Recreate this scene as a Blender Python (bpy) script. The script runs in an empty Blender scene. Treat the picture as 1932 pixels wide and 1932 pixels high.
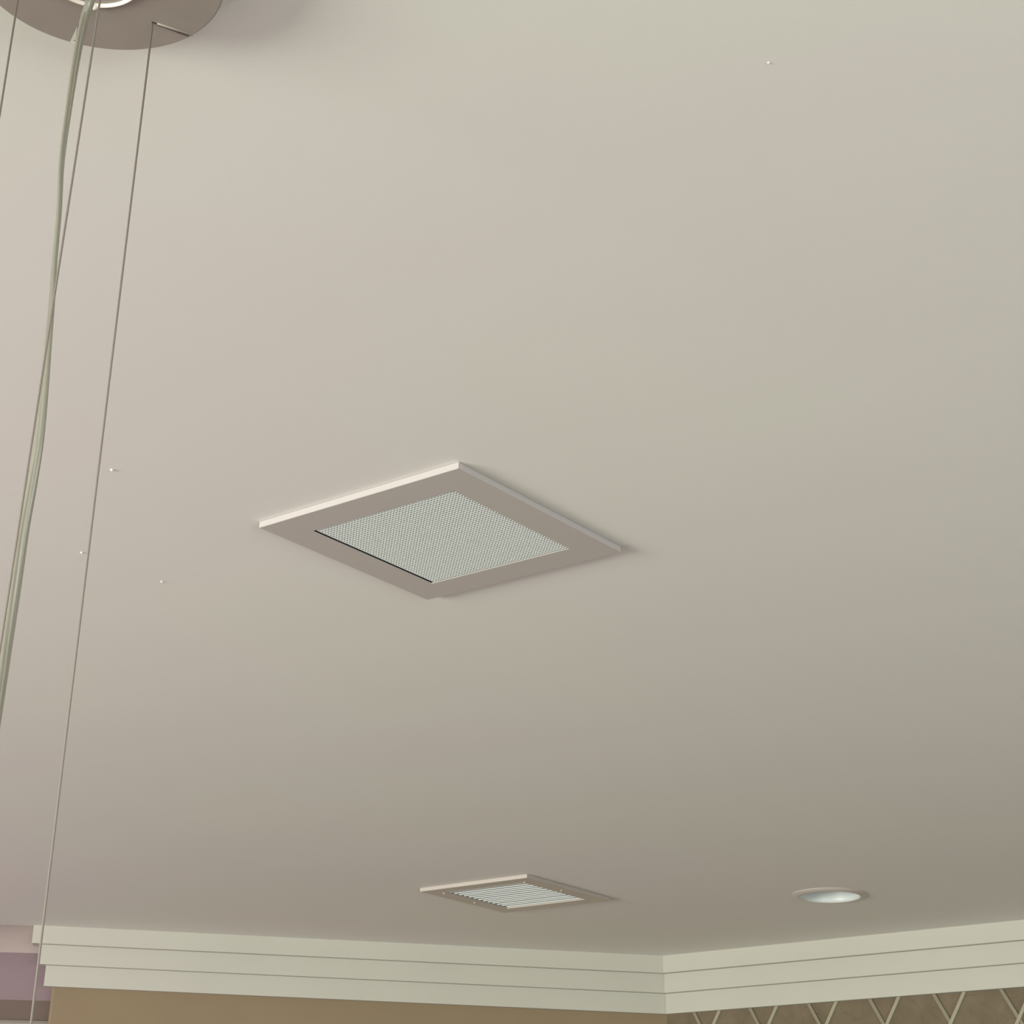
import bpy, bmesh, math, random
from mathutils import Vector, Matrix
C = bpy.context.scene
random.seed(4)
R = math.radians
EYE = 1.68            # camera height above the floor
ZC = EYE + 0.92       # ceiling height

# ---------------------------------------------------------------- camera
cam_d = bpy.data.cameras.new('camera')
cam = bpy.data.objects.new('camera', cam_d)
C.collection.objects.link(cam)
pitch, roll, fpx = 0.38929244, 0.02759219, 3502.57
F = Vector((0, math.cos(pitch), math.sin(pitch)))
X0 = Vector((1, 0, 0))
U0 = X0.cross(F)
Rt = X0 * math.cos(roll) + U0 * math.sin(roll)
Up = -X0 * math.sin(roll) + U0 * math.cos(roll)
m = Matrix((Rt, Up, -F)).transposed().to_4x4()
m.translation = Vector((0, 0, EYE))
cam.matrix_world = m
cam_d.sensor_width = 36
cam_d.sensor_fit = 'HORIZONTAL'
cam_d.lens = fpx / 1932 * 36
cam_d.clip_start = 0.02
C.camera = cam

# ---------------------------------------------------------------- light
w = bpy.data.worlds.new('room_daylight')
C.world = w
w.use_nodes = True
w.node_tree.nodes['Background'].inputs[0].default_value = (0.79, 0.735, 0.83, 1)
w.node_tree.nodes['Background'].inputs[1].default_value = 0.56


def area(name, loc, target, sx, sy, power, col):
    d = bpy.data.lights.new(name, 'AREA')
    d.shape = 'RECTANGLE'
    d.size, d.size_y, d.energy, d.color = sx, sy, power, col
    o = bpy.data.objects.new(name, d)
    C.collection.objects.link(o)
    o.location = loc
    o.rotation_euler = (Vector(target) - Vector(loc)).to_track_quat('-Z', 'Y').to_euler()
    return o


# tall windows on the left of the room, a little behind the camera
area('window_daylight', (-6.2, -1.3, 1.05), (0.2, 2.6, 1.7), 4.0, 1.6, 660, (0.98, 1.0, 0.87))
# a weaker window in the wall behind the camera
area('window_daylight', (2.4, -3.0, 1.2), (0.4, 2.6, 2.2), 3.0, 1.7, 160, (0.97, 1.0, 0.93))
# added rosy fill from the left, tints the ceiling; no lamp stands there
area('rosy_fill', (-2.4, 1.8, 1.0), (-1.6, 2.4, 2.6), 0.8, 0.8, 9, (1.0, 0.42, 0.68))
# violet lamp in the neighbouring bay, low on the left
area('violet_lamp', (-2.6, 4.2, 1.75), (-2.1, 5.7, 2.45), 0.5, 0.3, 4.6, (0.90, 0.38, 0.95))

C.view_settings.view_transform = 'Standard'
C.view_settings.look = 'None'
C.view_settings.gamma = 1
C.view_settings.use_curve_mapping = False
C.view_settings.exposure = -0.18


# ---------------------------------------------------------------- materials
def mat(name, col, rough=0.6, var=0.0, vscale=8, bump=0.0, bscale=300, metal=0.0, spec=0.5,
        col2=None, trans=0.0, detail=3, coat=0.0):
    mt = bpy.data.materials.new(name)
    mt.use_nodes = True
    nt = mt.node_tree
    p = nt.nodes['Principled BSDF']
    p.inputs['Base Color'].default_value = (*col, 1)
    p.inputs['Roughness'].default_value = rough
    p.inputs['Metallic'].default_value = metal
    p.inputs['Specular IOR Level'].default_value = spec
    p.inputs['Transmission Weight'].default_value = trans
    p.inputs['Coat Weight'].default_value = coat
    tc = nt.nodes.new('ShaderNodeTexCoord')
    if var > 0 or col2:
        n = nt.nodes.new('ShaderNodeTexNoise')
        n.inputs['Scale'].default_value = vscale
        n.inputs['Detail'].default_value = detail
        nt.links.new(tc.outputs['Object'], n.inputs['Vector'])
        r = nt.nodes.new('ShaderNodeValToRGB')
        c2 = col2 or tuple(c * (1 - var) for c in col)
        c1 = col if col2 else tuple(min(1, c * (1 + var)) for c in col)
        r.color_ramp.elements[0].position = 0.3
        r.color_ramp.elements[1].position = 0.7
        r.color_ramp.elements[0].color = (*c2, 1)
        r.color_ramp.elements[1].color = (*c1, 1)
        nt.links.new(n.outputs['Fac'], r.inputs[0])
        nt.links.new(r.outputs[0], p.inputs['Base Color'])
    if bump > 0:
        n = nt.nodes.new('ShaderNodeTexNoise')
        n.inputs['Scale'].default_value = bscale
        n.inputs['Detail'].default_value = 4
        nt.links.new(tc.outputs['Object'], n.inputs['Vector'])
        b = nt.nodes.new('ShaderNodeBump')
        b.inputs['Strength'].default_value = bump
        b.inputs['Distance'].default_value = 0.001
        nt.links.new(n.outputs['Fac'], b.inputs['Height'])
        nt.links.new(b.outputs[0], p.inputs['Normal'])
    return mt


M_ceil = mat('ceiling_paint', (0.75, 0.76, 0.70), 0.85, col2=(0.755, 0.735, 0.71), vscale=1.6, bump=0.06, bscale=160, spec=0.2)
M_crown = mat('crown_paint', (0.485, 0.482, 0.42), 0.5, var=0.015, vscale=4, bump=0.05, bscale=60, spec=0.3)
M_tan = mat('tan_wall_paint', (0.25, 0.195, 0.122), 0.8, var=0.03, vscale=5, bump=0.15, bscale=120, spec=0.2)
M_taupe = mat('taupe_wall_paint', (0.145, 0.112, 0.094), 0.8, var=0.02, vscale=5, bump=0.1, bscale=120, spec=0.2)
M_strip2 = mat('darker_lattice_strip', (0.225, 0.20, 0.135), 0.6, var=0.05, vscale=30, bump=0.1, bscale=90)  # darker tone for all strips slanting one way
M_strip = mat('lattice_strip_paint', (0.31, 0.29, 0.20), 0.55, var=0.04, vscale=30, bump=0.1, bscale=90)
M_frame = mat('satin_white_frame', (0.51, 0.485, 0.47), 0.32, bump=0.03, bscale=200, spec=0.6)
M_ventw = mat('satin_white_vent', (0.52, 0.48, 0.43), 0.33, var=0.02, vscale=20, bump=0.03, bscale=200, spec=0.6)
M_blade = mat('white_louver_enamel', (0.60, 0.64, 0.62), 0.35, bump=0.02, bscale=100)
M_mesh = mat('white_mesh_plastic', (0.74, 0.78, 0.76), 0.45, bump=0.03, bscale=300)
M_dark = mat('black_housing', (0.012, 0.011, 0.01), 0.7, bump=0.05)
M_grey = mat('duct_lining', (0.12, 0.11, 0.09), 0.8, bump=0.05)
M_can = mat('canopy_satin_metal', (0.32, 0.28, 0.25), 0.42, var=0.02, vscale=30, bump=0.04, bscale=500, spec=0.5)
M_pin = mat('slot_rod_tone', (0.34, 0.31, 0.26), 0.4, bump=0.03)  # pale tone of the rod added along a canopy slot
M_ring = mat('canopy_ring_ivory', (0.92, 0.86, 0.76), 0.3, bump=0.02)
M_steel = mat('steel_wire', (0.235, 0.205, 0.18), 0.7, metal=0.0, bump=0.1, bscale=900)
M_sheath = mat('clear_cable_sheath', (0.68, 0.67, 0.57), 0.28, trans=0.75, bump=0.05, bscale=300)
M_core = mat('cable_core', (0.30, 0.29, 0.22), 0.4, bump=0.05, bscale=300)
M_refl = mat('white_reflector', (0.66, 0.72, 0.70), 0.42, bump=0.05, bscale=30, coat=0.3)
M_trimr = mat('downlight_trim_white', (0.58, 0.53, 0.49), 0.35, bump=0.03)
M_nib = mat('white_paint_nib', (0.88, 0.85, 0.80), 0.5, bump=0.05)
M_cove = mat('pale_cove_shade', (0.42, 0.365, 0.33), 0.85, var=0.02, vscale=6, spec=0.2)  # upper cove band, blocked daylight put into its colour
M_rail = mat('rail_paint', (0.25, 0.23, 0.19), 0.6, bump=0.05)
M_mauve = mat('mauve_cove_shade', (0.24, 0.185, 0.195), 0.85, var=0.02, vscale=6, spec=0.2)  # lower cove, shade and violet light put into its colour
M_floor = mat('floor_boards', (0.30, 0.28, 0.26), 0.5, var=0.15, vscale=6, bump=0.1, bscale=40)

# plaster on the lattice wall: mottled with fine cracks
M_plaster = bpy.data.materials.new('cracked_brown_plaster')
M_plaster.use_nodes = True
nt = M_plaster.node_tree
p = nt.nodes['Principled BSDF']
p.inputs['Roughness'].default_value = 0.75
tc = nt.nodes.new('ShaderNodeTexCoord')
n1 = nt.nodes.new('ShaderNodeTexNoise')
n1.inputs['Scale'].default_value = 18
n1.inputs['Detail'].default_value = 5
rp = nt.nodes.new('ShaderNodeValToRGB')
rp.color_ramp.elements[0].position = 0.3
rp.color_ramp.elements[0].color = (0.128, 0.100, 0.060, 1)
rp.color_ramp.elements[1].position = 0.7
rp.color_ramp.elements[1].color = (0.172, 0.133, 0.084, 1)
vo = nt.nodes.new('ShaderNodeTexVoronoi')
vo.feature = 'DISTANCE_TO_EDGE'
vo.inputs['Scale'].default_value = 11
n2 = nt.nodes.new('ShaderNodeTexNoise')
n2.inputs['Scale'].default_value = 7
mx = nt.nodes.new('ShaderNodeMixRGB')
mx.inputs[0].default_value = 0.25
cr = nt.nodes.new('ShaderNodeValToRGB')
cr.color_ramp.elements[0].color = (0, 0, 0, 1)
cr.color_ramp.elements[1].color = (1, 1, 1, 1)
cr.color_ramp.elements[1].position = 0.025
bp = nt.nodes.new('ShaderNodeBump')
bp.inputs['Strength'].default_value = 0.5
bp.inputs['Distance'].default_value = 0.0015
L_ = nt.links.new
L_(tc.outputs['Object'], n1.inputs['Vector'])
L_(tc.outputs['Object'], n2.inputs['Vector'])
L_(tc.outputs['Object'], mx.inputs[1])
L_(n2.outputs['Color'], mx.inputs[2])
L_(mx.outputs[0], vo.inputs['Vector'])
L_(n1.outputs['Fac'], rp.inputs[0])
L_(rp.outputs[0], p.inputs['Base Color'])
L_(vo.outputs['Distance'], cr.inputs[0])
L_(cr.outputs[0], bp.inputs['Height'])
L_(bp.outputs[0], p.inputs['Normal'])


# ---------------------------------------------------------------- helpers
def link(name, me, material, parent=None, loc=None, rot=None):
    o = bpy.data.objects.new(name, me)
    C.collection.objects.link(o)
    if material and not me.materials:
        me.materials.append(material)
    if parent:
        o.parent = parent
    if loc is not None:
        o.location = loc
    if rot is not None:
        o.rotation_euler = rot
    return o


def mesh(name, V, Fc, smooth=False):
    me = bpy.data.meshes.new(name)
    me.from_pydata([tuple(v) for v in V], [], Fc)
    bm = bmesh.new()
    bm.from_mesh(me)
    bmesh.ops.recalc_face_normals(bm, faces=bm.faces)
    bm.to_mesh(me)
    bm.free()
    if smooth:
        for q in me.polygons:
            q.use_smooth = True
    return me


def from_bm(name, bm, smooth=False):
    me = bpy.data.meshes.new(name)
    bmesh.ops.recalc_face_normals(bm, faces=bm.faces)
    bm.to_mesh(me)
    bm.free()
    if smooth:
        for q in me.polygons:
            q.use_smooth = True
    return me


def thing(name, label, cat, loc, rz=0, group=None):
    o = bpy.data.objects.new(name, None)
    C.collection.objects.link(o)
    o.empty_display_size = 0.05
    o.location = loc
    o.rotation_euler = (0, 0, rz)
    o['label'], o['category'] = label, cat
    if group:
        o['group'] = group
    return o


def struct(o, label):
    o['kind'] = 'structure'
    o['label'] = label
    return o


def box_data(V, Fc, x0, x1, y0, y1, z0, z1):
    b = len(V)
    V += [(x0, y0, z0), (x1, y0, z0), (x1, y1, z0), (x0, y1, z0), (x0, y0, z1), (x1, y0, z1), (x1, y1, z1), (x0, y1, z1)]
    Fc += [(b, b + 3, b + 2, b + 1), (b + 4, b + 5, b + 6, b + 7), (b, b + 1, b + 5, b + 4), (b + 1, b + 2, b + 6, b + 5),
           (b + 2, b + 3, b + 7, b + 6), (b + 3, b, b + 4, b + 7)]


def prism(name, poly, z0, z1, holes=(), bevel=0.0):
    """polygon (with holes) extruded from z0 to z1"""
    bm = bmesh.new()
    loops = [poly] + list(holes)
    lv = []
    for lp in loops:
        vs = [bm.verts.new((x, y, z0)) for x, y in lp]
        lv.append(vs)
        for i in range(len(vs)):
            bm.edges.new((vs[i], vs[(i + 1) % len(vs)]))
    bmesh.ops.triangle_fill(bm, edges=bm.edges[:], use_beauty=True, use_dissolve=False)
    g = bmesh.ops.extrude_face_region(bm, geom=bm.faces[:])
    for v in g['geom']:
        if isinstance(v, bmesh.types.BMVert):
            v.co.z = z1
    if bevel:
        bmesh.ops.dissolve_limit(bm, angle_limit=0.02, verts=bm.verts[:], edges=bm.edges[:])
        bmesh.ops.bevel(bm, geom=[e for e in bm.edges if e.calc_length() > bevel * 2.5 and e.calc_face_angle(0) > 0.6],
                        offset=bevel, segments=2, affect='EDGES')
    return from_bm(name, bm)


def lathe(name, prof, n=64, smooth=True):
    V, Fc = [], []
    for i in range(n):
        a = 2 * math.pi * i / n
        V += [(r * math.cos(a), r * math.sin(a), z) for r, z in prof]
    k = len(prof)
    for i in range(n):
        j = (i + 1) % n
        for t in range(k - 1):
            Fc.append((i * k + t, j * k + t, j * k + t + 1, i * k + t + 1))
    bm = bmesh.new()
    vs = [bm.verts.new(v) for v in V]
    for f in Fc:
        bm.faces.new([vs[q] for q in f])
    bmesh.ops.remove_doubles(bm, verts=bm.verts[:], dist=1e-6)
    return from_bm(name, bm, smooth)


def square_ring(name, prof, corner_round=0.0):
    """profile (half size, z) swept round a square"""
    V, Fc = [], []
    for cx, cy in ((-1, -1), (1, -1), (1, 1), (-1, 1)):
        V += [(cx * r, cy * r, z) for r, z in prof]
    k = len(prof)
    for i in range(4):
        j = (i + 1) % 4
        for t in range(k):
            u = (t + 1) % k
            Fc.append((i * k + t, j * k + t, j * k + u, i * k + u))
    return mesh(name, V, Fc)


def tube(name, pts, rad, n=10, smooth=True, flat=(1, 1)):
    V, Fc = [], []
    pts = [Vector(q) for q in pts]
    ref = Vector((0, 1, 0))
    for i, q in enumerate(pts):
        t = (pts[min(i + 1, len(pts) - 1)] - pts[max(i - 1, 0)]).normalized()
        a = t.cross(ref)
        if a.length < 1e-3:
            a = t.cross(Vector((1, 0, 0)))
        a.normalize()
        b = t.cross(a)
        for k in range(n):
            th = 2 * math.pi * k / n
            V.append(q + a * rad * flat[0] * math.cos(th) + b * rad * flat[1] * math.sin(th))
    for i in range(len(pts) - 1):
        for k in range(n):
            j = (k + 1) % n
            Fc.append((i * n + k, i * n + j, (i + 1) * n + j, (i + 1) * n + k))
    Fc.append(tuple(range(n)))
    Fc.append(tuple((len(pts) - 1) * n + k for k in range(n)))
    return mesh(name, V, Fc, smooth)


def catmull(P, sub=10):
    P = [Vector(q) for q in P]
    out = []
    for i in range(len(P) - 1):
        a, b, c, d = P[max(i - 1, 0)], P[i], P[i + 1], P[min(i + 2, len(P) - 1)]
        for s in range(sub):
            t = s / sub
            out.append(0.5 * ((2 * b) + (c - a) * t + (2 * a - 5 * b + 4 * c - d) * t * t + (3 * b - a - 3 * c + d) * t ** 3))
    out.append(P[-1])
    return out


# ---------------------------------------------------------------- plan of the room
CO = Vector((0.5020764, 5.81437984))       # corner of the top crown board, in plan
dR = Vector((0.76207535, -0.64748835))     # along the lattice wall
nR = Vector((-0.64748835, -0.76207535))    # its normal, into the room
dL = Vector((-0.99158427, -0.12946289))    # along the tan wall
nL = Vector((0.12946289, -0.99158427))
LEN_L, LEN_R = 1.9006, 3.4
bis = (nR + nL)
bis = bis / (bis @ nR)                     # moving by -bis*s sets both faces back by s


def crown_line(s):
    """corner and the two far ends of the faces set back by s"""
    c = CO - bis * s
    left = CO + dL * (LEN_L - s * 1.12) - nL * s
    right = CO + dR * LEN_R - nR * s
    return c, left, right


# positions of the three ceiling fittings
SPK, SPK_A = Vector((-0.0937, 2.3267)), R(-38.75)
VNT, VNT_A = Vector((0.0357, 4.8545)), R(-38.9)
DLT = Vector((0.841, 4.768))


def sq_at(cn, ang, h):
    return [(cn.x + (x * math.cos(ang) - y * math.sin(ang)) * h, cn.y + (x * math.sin(ang) + y * math.cos(ang)) * h)
            for x, y in ((-1, -1), (1, -1), (1, 1), (-1, 1))]


def circ(cn, r, n=48):
    return [(cn.x + r * math.cos(2 * math.pi * i / n), cn.y + r * math.sin(2 * math.pi * i / n)) for i in range(n)]


YC = lambda x: 5.581 + 0.0 * x            # line where the neighbouring bay's ceiling turns down
wc, wl, wr = crown_line(0.075)
ceil_poly = [(-4.6, -3.2), (4.6, -3.2), (4.6, 3.0), tuple(wr), tuple(wc), tuple(wl), (wl.x, YC(0)), (-4.6, YC(0))]
ceil = link('ceiling', prism('ceiling', ceil_poly, ZC, ZC + 0.016,
            holes=[sq_at(SPK, SPK_A, 0.135), sq_at(VNT, VNT_A, 0.140), circ(DLT, 0.083)]), M_ceil)
struct(ceil, 'smooth off-white painted ceiling')

fl = link('floor', prism('floor', [(-4.6, -3.2), (4.6, -3.2), (4.6, 6.6), (-4.6, 6.6)], -0.02, 0), M_floor)
struct(fl, 'brown wooden floor')

# walls under the crown
wc, wl, wr = crown_line(0.06)
bc, bl, br = crown_line(0.18)
back = [tuple(wl + dL * 0.0), tuple(wc), tuple(bc), tuple(bl + dL * 0.134)]
# bevelled outer corner at the free end of the tan wall
e = 0.007
p0 = wl
free = [tuple(p0 - dL * e), tuple(p0 - dL * e * 0.3 - nL * e * 0.3), tuple(p0 - nL * e), tuple(p0 - nL * 0.12), tuple(bc), tuple(wc)]
wback = link('wall_back', prism('wall_back', free, 0, ZC), M_tan)
struct(wback, 'plain tan painted wall')
wright = link('wall_right', prism('wall_right', [tuple(wc), tuple(wr), tuple(br), tuple(bc)], 0, ZC), M_plaster)
struct(wright, 'brown crackled plaster wall covered by a diamond lattice of strips')


# lattice strips on the right wall (each strip its own mesh)
def onwall(s, z, off):
    q = CO + dR * s - nR * (0.06 - off)
    return (q.x, q.y, z)


PITCH, SL, WID = 0.2018, 0.5774, 0.0062
z_top, z_bot = ZC - 0.166, 0.02
s_min, s_max = 0.03, LEN_R - 0.03
nrm = math.sqrt(1 + SL * SL)


def strip_mesh(s_at, sign, off0, off1):
    """s = s_at + sign*SL*(zref - z); clipped to the wall"""
    zr = ZC - 0.168
    f = lambda z: s_at + sign * SL * (zr - z)
    za, zb = z_top, z_bot
    # clip in s
    zs = sorted([za, zb])
    for lim in (s_min, s_max):
        zc = zr - sign * (lim - s_at) / SL
        inside = lambda z: s_min <= f(z) <= s_max
        if zs[0] < zc < zs[1]:
            if inside(zs[0] + 1e-4) or inside(zc - 1e-4) and not inside(zs[1]):
                zs = [zs[0], zc]
            else:
                zs = [zc, zs[1]]
    mid = (zs[0] + zs[1]) / 2
    if not (s_min <= f(mid) <= s_max) or zs[1] - zs[0] < 0.03:
        return None
    hw = WID * nrm            # half width measured along s
    V = []
    for z in zs:
        s = f(z)
        V += [onwall(s - hw, z, off0), onwall(s + hw, z, off0), onwall(s + hw * 0.8, z, off1), onwall(s - hw * 0.8, z, off1)]
    Fc = [(0, 1, 2, 3), (4, 7, 6, 5), (0, 4, 5, 1), (1, 5, 6, 2), (2, 6, 7, 3), (3, 7, 4, 0)]
    return mesh('lattice_strip', V, Fc)


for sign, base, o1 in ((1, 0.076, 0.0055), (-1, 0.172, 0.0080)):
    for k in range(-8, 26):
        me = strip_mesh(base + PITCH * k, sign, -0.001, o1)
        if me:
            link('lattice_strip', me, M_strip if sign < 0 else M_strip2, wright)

# crown of three stepped boards per wall
tl = struct(thing('trim_1', '', '', (0, 0, 0)), 'stepped cream crown of three boards over the tan wall')
tr = struct(thing('trim_2', '', '', (0, 0, 0)), 'stepped cream crown of three boards over the lattice wall')
for t in (tl, tr):
    del t['category']
zb = [0.0, 0.0525, 0.1095, 0.1695]
for i in range(3):
    s = 0.02 * i
    c, l, r = crown_line(s)
    c2, l2, r2 = crown_line(0.062)
    top = ZC - zb[i]
    lb = [tuple(l), tuple(c), tuple(c2), tuple(CO + dL * (LEN_L - s * 1.12) - nL * 0.062)]
    link('crown_board', prism('crown_board', lb, ZC - zb[i + 1], top, bevel=0.0006), M_crown, tl)
    rb = [tuple(c), tuple(r), tuple(r2), tuple(c2)]
    link('crown_board', prism('crown_board', rb, ZC - zb[i + 1], top, bevel=0.0006), M_crown, tr)

# neighbouring bay: ceiling turns down in a cove to a taupe wall with a pale rail
x0, x1 = -4.6, wl.x + 0.03
y0 = YC(0)
prof = []
rad = 0.205
for i in range(25):
    a = R(16) + (R(90) - R(16)) * i / 24
    prof.append((y0 + rad * (math.sin(a) - math.sin(R(16))), ZC - rad * (math.cos(R(16)) - math.cos(a))))
V = []
for x in (x0, x1):
    V += [(x, y, z) for y, z in prof]
    V += [(x, prof[-1][0] + 0.06, prof[-1][1]), (x, prof[-1][0] + 0.06, ZC + 0.016), (x, y0, ZC + 0.016)]
k = len(prof) + 3
Fc = [(i, (i + 1) % k, k + (i + 1) % k, k + i) for i in range(k)]
Fc += [tuple(range(k)), tuple(range(k, 2 * k))]
SPL = 11


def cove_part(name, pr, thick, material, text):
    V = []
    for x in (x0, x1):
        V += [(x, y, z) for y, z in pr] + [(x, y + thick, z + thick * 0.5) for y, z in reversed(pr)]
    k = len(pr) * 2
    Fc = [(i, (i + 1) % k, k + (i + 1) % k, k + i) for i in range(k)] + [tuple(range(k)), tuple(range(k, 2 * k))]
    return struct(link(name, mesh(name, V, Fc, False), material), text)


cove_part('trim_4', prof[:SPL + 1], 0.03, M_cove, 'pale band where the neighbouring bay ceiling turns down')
cove_part('trim_5', prof[SPL:], 0.03, M_mauve, 'mauve cove beside the tan wall, shade and violet light put into its colour')
ycw, zcw = prof[-1]
wleft = link('wall_left', prism('wall_left', [(x0, ycw + 0.001), (x1, ycw + 0.001), (x1, ycw + 0.12), (x0, ycw + 0.12)], 0, zcw), M_taupe)
struct(wleft, 'taupe wall of the neighbouring bay below the cove')
V, Fc = [], []
zr = ZC - 0.2555
pr = [(0, 0), (-0.012, -0.002), (-0.016, -0.010), (-0.012, -0.022), (-0.006, -0.030), (-0.006, -0.055), (0, -0.06)]
for x in (x0, x1):
    V += [(x, ycw + 0.001 + a, zr + b) for a, b in pr]
k = len(pr)
Fc = [(i, (i + 1) % k, k + (i + 1) % k, k + i) for i in range(k)] + [tuple(range(k)), tuple(range(k, 2 * k))]
rail = link('trim_3', mesh('rail', V, Fc), M_rail)
struct(rail, 'pale rail along the taupe wall')

# tiny nibs of paint on the ceiling
for x, y, r in ((-0.50313323, 2.13907777, 0.0021), (-0.60147601, 2.43521977, 0.0019), (-0.50747359, 2.54621021, 0.0017),
                (0.19924594, 1.26090133, 0.0010)):
    bm = bmesh.new()
    bmesh.ops.create_icosphere(bm, subdivisions=2, radius=r)
    for v in bm.verts:
        v.co.z *= 0.9
        v.co += Vector((random.uniform(-1, 1), random.uniform(-1, 1), 0)) * r * 0.15
    link('paint_nib', from_bm('paint_nib', bm, True), M_nib, ceil, loc=(x, y, ZC - r * 0.3))

# ---------------------------------------------------------------- square panel with mesh centre
t = thing('ceiling_speaker', 'large square white-framed ceiling panel with a fine mesh centre', 'ceiling panel', (SPK.x, SPK.y, ZC), SPK_A)
T = 0.0092
prof = [(0.1722, -0.0004), (0.1726, -0.0012), (0.1726, -T + 0.0006), (0.1720, -T), (0.1229, -T), (0.1223, -T + 0.0004), (0.1223, -T + 0.0014), (0.1228, -T + 0.0016), (0.1300, -T + 0.0016), (0.130, -0.0004)]
fr = link('frame', square_ring('frame', prof), M_frame, t)
# mesh insert: a fine square grid, pushed a little to one side so that a gap shows
V, Fc = [], []
N, H0 = 45, 0.1193
off = 0.0029
zt, zb_ = -0.0028, -0.0086
cell = 2 * H0 / N
th = 0.00055
for i in range(N + 1):
    q = -H0 + cell * i
    box_data(V, Fc, q - th + off, q + th + off, -H0 - 0.001, H0 + 0.001, zb_, zt)
    box_data(V, Fc, -H0 + off - th, H0 + off + th, q - th, q + th, zb_ + 0.0002, zt)
g = link('grille_mesh', mesh('grille_mesh', V, Fc), M_mesh, t)
g['kind'] = 'stuff'
V, Fc = [], []
V = []
h = 0.1222
hb = square_ring('housing', [(h, -T + 0.0018), (h, 0.075), (h + 0.003, 0.075), (h + 0.003, -T + 0.0018)])
link('housing', hb, M_dark, t)
V, Fc = [], []
box_data(V, Fc, -h, h, -h, h, 0.070, 0.074)
link('back_plate', mesh('back_plate', V, Fc), M_dark, t)

# ---------------------------------------------------------------- louvred vent
t = thing('ceiling_vent', 'small square louvred ceiling vent with slanting white blades near the crown', 'vent', (VNT.x, VNT.y, ZC), VNT_A)
prof = [(0.1752, -0.0004), (0.1758, -0.0012), (0.1758, -0.0092), (0.1750, -0.0100), (0.1610, -0.0100), (0.1570, -0.0096),
        (0.1340, -0.0094), (0.1312, -0.0100), (0.1300, -0.0090), (0.1300, 0.030), (0.1330, 0.030), (0.1330, -0.0004)]
link('frame', square_ring('frame', prof), M_ventw, t)
NB = 13
bp_ = 0.258 / NB
L2 = 0.1245
V, Fc = [], []
# slanted blade with a small turned-down lip at its lower edge
sec = [(-0.0094, -0.0058), (-0.0092, -0.0088), (-0.0084, -0.0088), (-0.0082, -0.0062), (0.0098, 0.0090), (0.0092, 0.0096)]
V = [(x, y, z) for x in (-L2, L2) for y, z in sec]
k = len(sec)
Fc = [(i, (i + 1) % k, k + (i + 1) % k, k + i) for i in range(k)] + [tuple(range(k)), tuple(range(k, 2 * k))]
bme = mesh('louver_blade', V, Fc)
for i in range(NB):
    link('louver_blade', bme, M_blade, t, loc=(0, -0.1190 + bp_ * (i + 0.5), 0.001 + random.uniform(-1, 1) * 0.0003))
link('duct', square_ring('duct', [(0.1299, 0.030), (0.1299, 0.12), (0.1325, 0.12), (0.1325, 0.030)]), M_grey, t)
V, Fc = [], []
box_data(V, Fc, -0.1295, 0.1295, -0.1295, 0.1295, 0.114, 0.119)
link('back_plate', mesh('back_plate', V, Fc), M_grey, t)
scr = lathe('screw', [(0, -0.0024), (0.0022, -0.0022), (0.0034, -0.0010), (0.0036, 0.0006), (0, 0.0006)], 14)
for u, v in ((-0.1625, 0.018), (0.1625, 0.0), (-0.147, -0.1250), (0.147, -0.1350)):
    link('screw', scr, M_ventw, t, loc=(u * 0.93, v, -0.0094))

# ---------------------------------------------------------------- recessed downlight
t = thing('recessed_downlight', 'round recessed downlight with white trim, to the right of the louvred vent', 'downlight', (DLT.x, DLT.y, ZC))
link('trim_ring', lathe('trim_ring', [(0.0960, -0.0003), (0.0964, -0.0010), (0.0955, -0.0016), (0.0800, -0.0062), (0.0780, -0.0064),
                                      (0.0776, -0.0058), (0.0780, 0.003), (0.0805, 0.003), (0.0805, -0.0003), (0.0960, -0.0003)], 72), M_trimr, t)
link('reflector', lathe('reflector', [(0.0773, -0.0056), (0.0772, 0.0036), (0.0740, 0.030), (0.0690, 0.060), (0.0600, 0.090), (0.0500, 0.105), (0.0515, 0.106),
                                      (0.0615, 0.092), (0.0705, 0.061), (0.0755, 0.031), (0.0779, 0.0036), (0.0775, -0.0056), (0.0773, -0.0056)], 72), M_refl, t)
link('bulb', lathe('bulb', [(0, 0.078), (0.020, 0.080), (0.040, 0.086), (0.0475, 0.094), (0.0475, 0.108), (0, 0.112)], 48), M_refl, t)

# ---------------------------------------------------------------- pendant lamp: canopy, cables and ring
PC = Vector((-0.3224, 1.1416))
T2 = 0.024
t = thing('pendant_lamp', 'round taupe metal ceiling canopy with thin wires and a clear cable hanging down', 'pendant lamp', (PC.x, PC.y, ZC))
RAD = 0.0943
slots = [(Vector((0.0313, 0.0567)), Vector((0.0597, 0.0733)), 0.0010, 0.0021),
         (Vector((-0.0262, 0.0625)), Vector((-0.0366, 0.0848)), 0.0016, 0.0021),
         (Vector((-0.0700, 0.0080)), Vector((-0.0930, 0.0110)), 0.0008, 0.0018),
         (Vector((0.0050, -0.0645)), Vector((0.0070, -0.0930)), 0.0008, 0.0018)]


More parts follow.
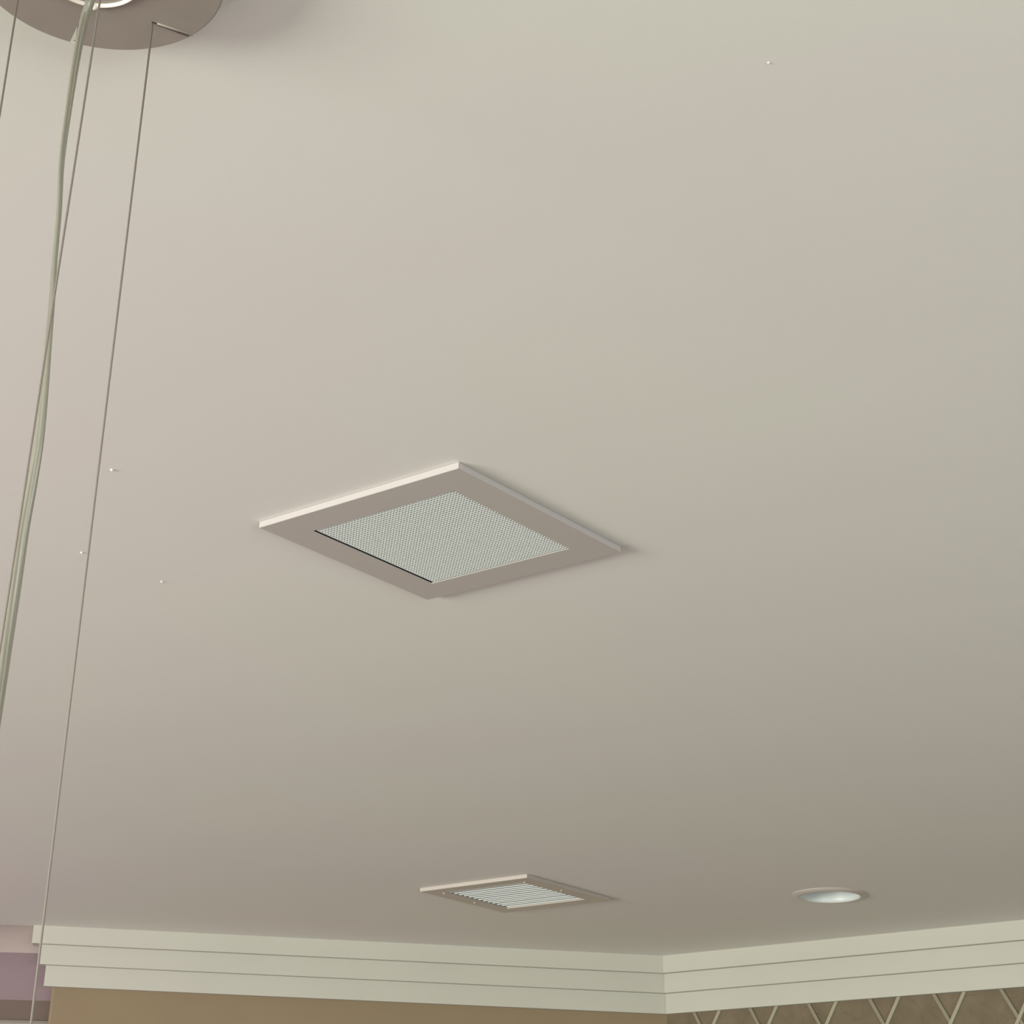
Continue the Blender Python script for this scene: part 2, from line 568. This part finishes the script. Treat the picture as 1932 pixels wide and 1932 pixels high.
def canopy_outline(rad, shrink=0.0):
    cuts = []
    for a, b, w0, w1 in slots:
        d = (b - a).normalized()
        nn = Vector((-d.y, d.x))
        ao = a + d * 0
        def rim(side, ww):
            # point where the slot side meets the rim
            o = a + nn * side * ww
            bq, cq = o @ d, o @ o - rad * rad
            tt = -bq + math.sqrt(bq * bq - cq)
            return o + d * tt
        pa, pb = rim(-1, w1 + shrink), rim(1, w1 + shrink)
        cuts.append((math.atan2(pa.y, pa.x), math.atan2(pb.y, pb.x),
                     [pa, a - nn * (w0 + shrink), a - d * (w0 + shrink), a + nn * (w0 + shrink), pb]))
    cuts.sort(key=lambda q: q[0])
    pts = []
    n = len(cuts)
    for i in range(n):
        pts += [tuple(q) for q in cuts[i][2]]
        a0 = cuts[i][1]
        a1 = cuts[(i + 1) % n][0]
        if a1 < a0:
            a1 += 2 * math.pi
        st = 40
        for s in range(1, st):
            a = a0 + (a1 - a0) * s / st
            pts.append((rad * math.cos(a), rad * math.sin(a)))
    return pts


bm = bmesh.new()
levels = [(RAD, 0.0, -0.0003), (RAD, 0.0, -T2 + 0.0015), (RAD - 0.0005, 0.0002, -T2 + 0.0005), (RAD - 0.0014, 0.0004, -T2)]
rings = []
for rr, sh, z in levels:
    rings.append([bm.verts.new((x, y, z)) for x, y in canopy_outline(rr, 0)])
for a, b in zip(rings, rings[1:]):
    for i in range(len(a)):
        j = (i + 1) % len(a)
        bm.faces.new((a[i], a[j], b[j], b[i]))
for ring in (rings[0], rings[-1]):
    es = [bm.edges.get((ring[i], ring[(i + 1) % len(ring)])) for i in range(len(ring))]
    bmesh.ops.triangle_fill(bm, edges=es, use_beauty=True, use_dissolve=False)
canopy = link('canopy', from_bm('canopy', bm), M_can, t)
# raised ring round the centre
V = []
RC = Vector((-0.0045, 0.0))
link('centre_ring', lathe('centre_ring', [(0.0352, -0.0004), (0.0354, 0.0022), (0.0364, 0.0030), (0.0374, 0.0022), (0.0376, -0.0004)], 64), M_ring, canopy,
     loc=(RC.x, RC.y, -T2)).scale = (1, 1, -1)
bm = bmesh.new()
bmesh.ops.create_uvsphere(bm, u_segments=14, v_segments=10, radius=0.0025)
link('cable_grip', from_bm('cable_grip', bm, True), M_ring, canopy, loc=(-0.0098, 0.0368, -T2 - 0.0020))


# slim pale rod added to give one slot its light line and a small stop bead at the mouth of the other
a_, b_ = Vector((0.0350, 0.0574, -T2 - 0.0002)), Vector((0.0606, 0.0712, -T2 - 0.0002))
link('slot_rod', tube('slot_rod', [a_, a_.lerp(b_, 0.5), b_], 0.0010, 8), M_pin, canopy)
bm = bmesh.new()
bmesh.ops.create_uvsphere(bm, u_segments=12, v_segments=8, radius=0.0021)
link('stop_bead', from_bm('stop_bead', bm, True), M_can, canopy, loc=(-0.0345, 0.0858, -T2 + 0.0004))


# ray from a photograph position, used only to lay the hanging cables at their distance
def at_y(px, py, y):
    d = F + Rt * ((px - 966) / fpx) + Up * ((966 - py) / fpx)
    return Vector((0, 0, EYE)) + d * (y / d.y)


LZ = EYE - 0.14       # height of the lamp ring, below the view
lo = Vector((PC.x, PC.y, ZC))


def straight(a, b):
    a, b = Vector(a), Vector(b)
    k = (LZ - a.z) / (b.z - a.z)
    return a, a + (b - a) * k


ends = []
for (pa, pb, y) in (((288.3, 43), (58.5, 1932), 1.1995), ((190.0, -8), (3.5, 1200), 1.083), ((33.5, 0), (0, 212), 1.154)):
    a, b = straight(at_y(*pa, y), at_y(*pb, y))
    # run the top up to the canopy underside
    k = (ZC - T2 + 0.004 - a.z) / (b.z - a.z)
    a = a + (b - a) * k
    ends.append(b)
    link('suspension_wire', tube('suspension_wire', [a - lo, b - lo], 0.00082, 8), M_steel, t)

cp = [(178, -22), (170, 2), (160, 34), (147, 95), (131, 195), (117, 300), (111.5, 400), (102.5, 500), (97, 580), (90.8, 650),
      (83, 740), (74, 830), (62, 905), (45, 1000), (31, 1100), (18, 1190), (5, 1280), (-12, 1400), (-30, 1550)]
path = [at_y(a, b, 1.136 + 0.012 * math.sin(i * 0.5)) for i, (a, b) in enumerate(cp)]
path[0] = Vector((path[0].x, path[0].y, ZC - T2 + 0.002))
path.append(Vector((path[-1].x - 0.006, path[-1].y, LZ)))
path = catmull(path, 8)
n = len(path)


def twist_path(side, amp):
    out = []
    for i, q in enumerate(path):
        a = R(20) + i / n * R(250)
        out.append(q + Vector((math.cos(a), math.sin(a), 0)) * side * amp - lo)
    return out


V, Fc = [], []
k = 14
for i, q in enumerate(path):
    a = R(20) + i / n * R(250)
    u = Vector((math.cos(a), math.sin(a), 0))
    v = Vector((-math.sin(a), math.cos(a), 0))
    for j in range(k):
        th = 2 * math.pi * j / k
        V.append(q - lo + u * 0.0036 * math.cos(th) + v * 0.0019 * math.sin(th))
for i in range(n - 1):
    for j in range(k):
        j2 = (j + 1) % k
        Fc.append((i * k + j, i * k + j2, (i + 1) * k + j2, (i + 1) * k + j))
Fc += [tuple(range(k)), tuple((n - 1) * k + j for j in range(k))]
cab = link('power_cable', mesh('power_cable', V, Fc, True), M_sheath, t)
for side in (-1, 1):
    link('cable_core', tube('cable_core', twist_path(side, 0.0016), 0.0011, 8), M_core, cab)

# the lamp ring that the wires carry, below the picture
cx = sum(q.x for q in ends) / 3 - lo.x
cy = sum(q.y for q in ends) / 3 - lo.y
rr = max((Vector((q.x - lo.x - cx, q.y - lo.y - cy))).length for q in ends) + 0.004
link('lamp_ring', lathe('lamp_ring', [(rr - 0.03, 0), (rr + 0.02, 0), (rr + 0.02, -0.03), (rr - 0.03, -0.03), (rr - 0.03, 0)], 64, False), M_can, t,
     loc=(cx, cy, LZ - ZC))
